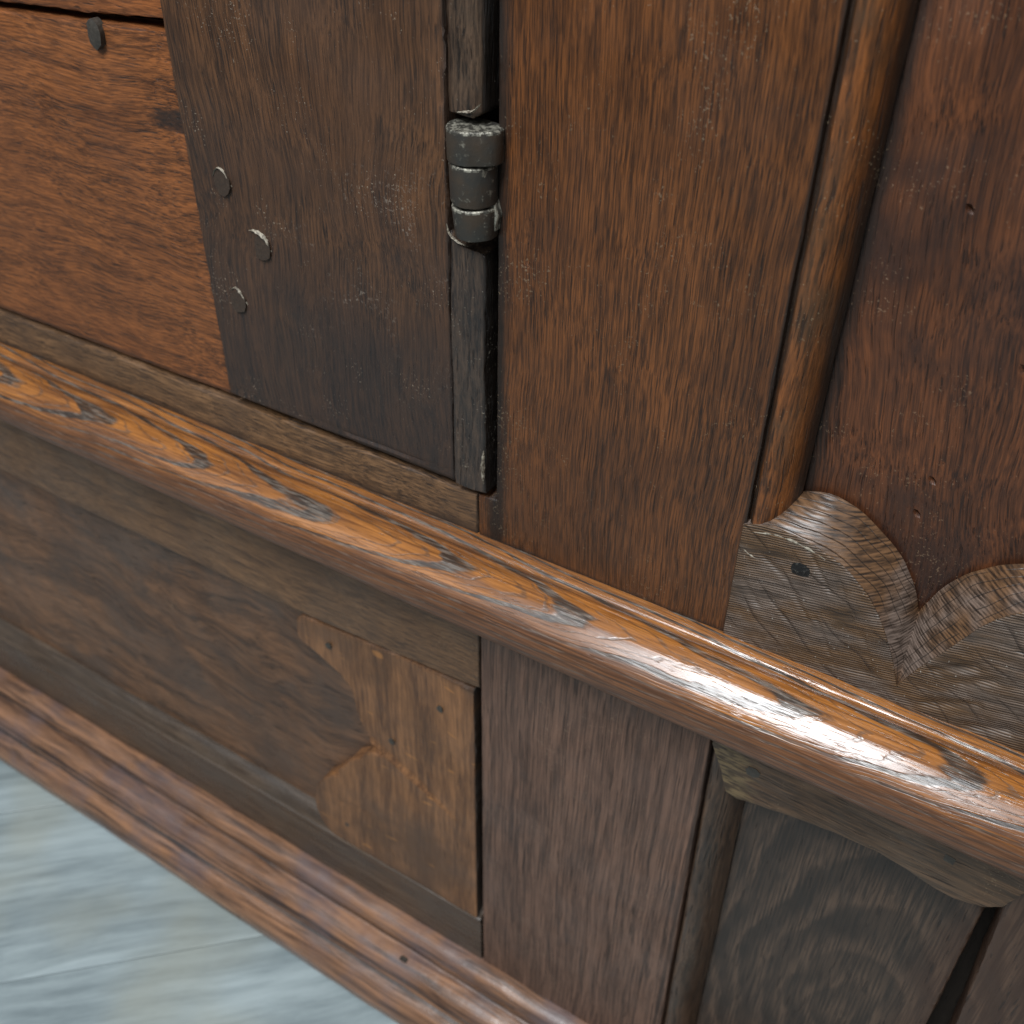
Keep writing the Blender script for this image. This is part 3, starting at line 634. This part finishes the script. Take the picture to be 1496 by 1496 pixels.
def drf(x, z):
    y = lumps(x, z, 0.5, 0.03, 5)
    e = np.clip((x + 412) / 20, 0, 1)                     # frayed tenon shoulder beside the door stile
    y = y + e * 0.8 * np.maximum(np.sin(z * 1.9 + 2 * np.sin(z * 0.31)), 0) + e * hole(x, z, -396, -147, 7, 2.0)
    y = y + groove(x, z, (-660, -291.6), (-392, -289.6), 0.7, 0.7)
    return y
board('door_rail', [(-900, -297.4), (-391.0, -296), (-391.0, -105.2), (-396.6, -105.3), (-449, -107.5), (-511, -109.6), (-600, -112.5), (-900, -118)], 1.2, 20, door, 'door_rail', res=2.2, r=1.0, edge=0.35, seed=13, h=drf)
board('door_panel', [(-900, -108), (-600, -106.8), (-515, -106.0), (-453, -103.8), (-400, -101.0), (-391.0, -100.4), (-391.0, 90), (-900, 90)], 4.5, 14, door, 'door_panel', res=3.0, r=1.0, edge=0.4, seed=14)
stud('nail', -440.5, -0.4, -111.5, 4.6, 6.6, 2.6, door, 'nail', sides=14, rot=0.2, seed=5, dome=0.35)
for (x, z, s) in ((-367.5, -167.5, 1), (-347.0, -196.2, 2), (-369.6, -230, 3)):
    o = stud('peg', x, -3.35, z, 5.6, 6.6, 0.7, door, 'peg', sides=11, rot=0.5 + s * 0.9, tiltx=-0.06, tiltz=0.10, seed=20 + s, dome=0.15)
def sliver(name, pts, y, w_, hgt, parent, mat, seed=0):
    """A thin raised sliver along a bent line: worn wood, and highlight arcs on pegs."""
    P = [np.array(p, float) for p in catmull(pts, 5)]; verts = []; faces = []; m = 5
    for i, p in enumerate(P):
        q = P[min(i + 1, len(P) - 1)] - P[max(i - 1, 0)]; q /= max(np.hypot(*q), 1e-6); nn = np.array([-q[1], q[0]])
        tp = max(math.sin(math.pi * (i + 0.3) / (len(P) - 0.4)), 0.05) * (1 + 0.25 * math.sin(i * 2.1 + seed))
        for j in range(m):
            a = math.pi * j / (m - 1)
            o = p + nn * (w_ * tp * math.cos(a)); verts.append((o[0], y + 0.5 - (hgt * tp + 0.5) * math.sin(a), o[1]))
    for i in range(len(P) - 1):
        for j in range(m - 1):
            a = i * m + j; faces.append([a, a + 1, a + 1 + m, a + m])
    return mesh_obj(name, verts, faces, mat, parent)
sliver('worn_edge', [(-88, -264), (-80, -262), (-73, -260.3), (-61, -261.5), (-50, -265), (-43.5, -268.5)], -0.7, 1.0, 0.5, sc, 'chip', 7)
sliver('worn_edge', [(-88.4, -272), (-84, -275), (-78, -276.5)], -0.7, 0.8, 0.5, sc, 'chip', 8)
sliver('splinter_and_highlight', [(-374, -166), (-370, -161.3), (-365.6, -162.5), (-361.8, -169)], -3.2, 0.35, 0.9, door, 'chip', 1)  # pale arcs over the three pegs: upper-edge highlights put into colour
sliver('splinter_and_highlight', [(-354.8, -189), (-350, -188.4), (-344.2, -191), (-341.4, -197)], -3.2, 0.95, 1.5, door, 'chip', 2)
sliver('splinter_and_highlight', [(-375, -226), (-370.5, -222.8), (-366.5, -226), (-363.4, -231)], -3.2, 0.4, 1.0, door, 'chip', 3)
sliver('splinter_and_highlight', [(-218.0, -268), (-218.6, -278), (-218.2, -288)], -4.4, 1.0, 0.8, door, 'chip', 4)

# ---- hinge
hg = empty('hinge', cup)
def knuckle(name, z0, z1, r0, r1, cx0, cx1, cap=False, wrap=0.0):
    verts = []; faces = []; m = 40; cy = -3.2
    zs = [z0, z0 - 0.5, z0 - 1.2, (z0 + z1) / 2, z1 + 1.0, z1 + 0.4, z1]; rs = [0.93, 0.985, 1.0, 1.0, 1.0, 0.985, 0.93]
    for k, (z, s) in enumerate(zip(zs, rs)):
        t = (z0 - z) / (z0 - z1); r = (r0 + (r1 - r0) * t) * s; cx = cx0 + (cx1 - cx0) * t
        for i in range(m):
            a = 2 * math.pi * i / m; rr = r * (1 + 0.012 * math.sin(3 * a + z0) + 0.01 * math.sin(7 * a + z0 * 2))
            px, py = cx + rr * math.cos(a), cy + rr * math.sin(a)
            if wrap and math.cos(a) > 0.45 and math.sin(a) > -0.75: px += wrap * (math.cos(a) - 0.45) * 1.8
            verts.append((px, py, z + 0.25 * math.sin(a * 2 + z0)))
    for k in range(len(zs) - 1):
        for i in range(m):
            a = k * m + i; b = k * m + (i + 1) % m; faces.append([b, a, a + m, b + m])
    fm = [0] * len(faces)
    for base, rev in ((0, False), ((len(zs) - 1) * m, True)):
        c = len(verts); verts.append((cx0 if not rev else cx1, cy, (z0 if not rev else z1) + (0.5 if not rev else -0.1)))
        for i in range(m):
            a, b = base + i, base + (i + 1) % m
            faces.append([a, b, c] if not rev else [b, a, c]); fm.append(0)
    for q in range(m): fm[q] = 1; fm[m + q] = 1 if (q % 5) else 0
    for q in range(len(fm) - 2 * m, len(fm) - m): fm[q] = 1
    return mesh_obj(name, verts, faces, 'iron', hg, mats=['worn'], fmat=fm, sharp=35)
knuckle('knuckle', -117.4, -130.6, 10.6, 10.5, -223.2, -223.0, cap=True, wrap=3.0)
knuckle('knuckle', -131.3, -147.6, 10.1, 9.9, -222.8, -222.5)
knuckle('knuckle', -148.7, -161.8, 9.8, 8.8, -222.3, -221.6)
board('leaf', [(-217.5, -117), (-210.6, -118), (-210.4, -129.5), (-217.5, -131)], -4.2, 8, hg, 'iron', res=1.5, r=0.8, edge=0.4, seed=30)
board('leaf', [(-217.5, -147), (-212.6, -145.5), (-211.0, -151), (-212.5, -158), (-217.5, -161.5)], -3.6, 8, hg, 'worn', res=1.5, r=0.8, edge=0.5, seed=31)
sliver('splinter_and_highlight', [(-229, -112.9), (-225, -112.2), (-221.5, -111.6), (-217.5, -108.0)], -5.8, 0.55, 1.2, door, 'chip', 5)
sliver('splinter_and_highlight', [(-236.5, -160), (-235.0, -164), (-230.5, -166.8), (-225, -167.6)], -4.0, 0.35, 0.7, door, 'chip', 6)

# ---- waist moulding
wp = [(2, -324.6), (-3, -324.4)] + spl([(-6.5, -324.5), (-8.6, -325.2), (-9.6, -327.0), (-9.2, -329.0), (-7.8, -330.4)], 3) + \
     [(-8.0, -331.8), (-10.5, -332.4)] + spl([(-13, -332.4), (-18, -333.2), (-23, -336.2), (-27.4, -340.0), (-30.8, -344.6), (-32.3, -349.8), (-32.6, -354), (-32.0, -359), (-30.4, -362.4), (-27, -363.8)], 4) + [(2, -364)]
sweep_x('waist_moulding', wp, -1300, 240, 3.5, cup, 'waist', amp=0.28, seed=2)

# ---- apron under the moulding at right
ap = board('scalloped_rail', [(-83.2, -362), (-83.4, -400), (-77.5, -413), (-71.8, -430.5), (-65, -431.5), (-52, -428.8), (-35, -426), (-18, -423.6), (5, -422.7), (22, -426), (35, -429.6), (44, -430.4), (57, -426.4), (63, -421), (68, -407), (72, -362)],
           -0.8, 20, cup, 'apron', res=1.6, r=1.3, edge=0.25, seed=15, h=lambda x, z: lumps(x, z, 0.5, 0.06, 11) + groove(x, z, (-40, -398), (20, -408), 2, 0.3) + groove(x, z, (-64, -412), (-20, -417), 1.2, 0.3))
stud('nail', -60.2, -0.6, -406.5, 4.2, 3.6, 0.9, ap, 'nail', sides=7, rot=0.4, seed=7, dome=0.2)
stud('nail', 35, -0.6, -405, 3.4, 3.2, 0.9, ap, 'nail', sides=4, rot=0.7, seed=8, dome=0.2)

# ---- lower left: recessed panel, bottom rail, scalloped bracket
board('side_panel', [(-1300, -760), (-230, -760), (-230, -430), (-1300, -430)], 12, 12, cup, 'low_panel', res=5.0, r=1.0, seed=16, h=lambda x, z: lumps(x, z, 0.9, 0.02, 12) + groove(x, z, (-700, -505), (-380, -520), 3, 0.8))
br_ = [(16, -677), (12.2, -679.4), (11.0, -679.9), (8, -681.6), (2.6, -687.2), (1.4, -688.6), (1.0, -689.8), (-0.9, -690.2), (-1.5, -691.2), (-1.3, -693.0), (-0.2, -694.2), (0, -696), (0, -704), (0, -790), (16, -790)]
sweep_x('bottom_rail', br_, -1300, -228.0, 5.0, cup, 'bottom_rail', amp=0.3, seed=6)
bo = [(-227.8, -444.2), (-250, -446.2), (-280, -448.6), (-320, -452), (-366, -455), (-371, -462), (-373, -477), (-368, -482), (-361, -484), (-350, -489), (-337, -496), (-330, -503), (-327.5, -515), (-326, -530), (-321, -541), (-315, -549), (-304, -554)]
bo2 = [(-308, -557), (-315, -558), (-321, -563), (-326, -572), (-336, -580), (-342, -590), (-349, -600), (-350, -607), (-358, -613), (-367, -623), (-375, -637), (-379, -652), (-379, -667), (-376, -679), (-370, -688), (-361, -692), (-227.6, -692)]
def brh(x, z):
    y = lumps(x, z, 0.3, 0.03, 14)
    # the upper lobe steps back along a slanting line from the notch
    ln = (z + 554) - (x + 304) * (-0.50)
    k = np.clip(ln / 3.0, 0, 1) * np.clip((-236 - x) / 40, 0, 1)
    y = y + k * 2.6
    y = y + groove(x, z, (-374, -668), (-352, -640), 1.6, 0.5) + groove(x, z, (-352, -640), (-325, -632), 1.6, 0.5)
    return y
bk_ = board('corner_bracket', bo + bo2, -0.6, 13.5, cup, 'bracket', res=2.0, r=1.6, edge=0.4, seed=17, h=brh)
for (x, z) in ((-343.5, -470.5), (-254, -477), (-297, -536.5), (-301, -607.5), (-348, -665.5)):
    stud('nail', x, -0.4 + (1.2 if z > -550 and x < -260 else 0), z, 2.4, 2.6, 0.4, bk_, 'nail', sides=7, rot=x, seed=int(-x), dome=0.2)

# ---- base moulding
bm_ = [(2, -746)] + spl([(-4, -745.6), (-9, -747.2), (-13.2, -750.4), (-15.6, -755), (-15.4, -759.6)], 3) + spl([(-16.6, -761.8), (-21, -762.6), (-27, -764.4), (-32, -767.8), (-35, -771.6)], 3) + \
      spl([(-37.2, -773.2), (-38.0, -775.4), (-37.0, -778.4)], 3) + spl([(-39.2, -779.8), (-43.5, -781.8), (-48, -786), (-51.4, -791.6), (-53, -798), (-52, -804), (-48, -808)], 3) + [(-44, -809), (-44, -830), (2, -830)]
sweep_x('base_moulding', bm_, -1300, 240, 4.5, cup, 'base', amp=0.55, seed=8)
stud('nail', -282, -26, -765, 4, 4, 0.4, cup, 'nail', sides=8, seed=9, dome=0.2)
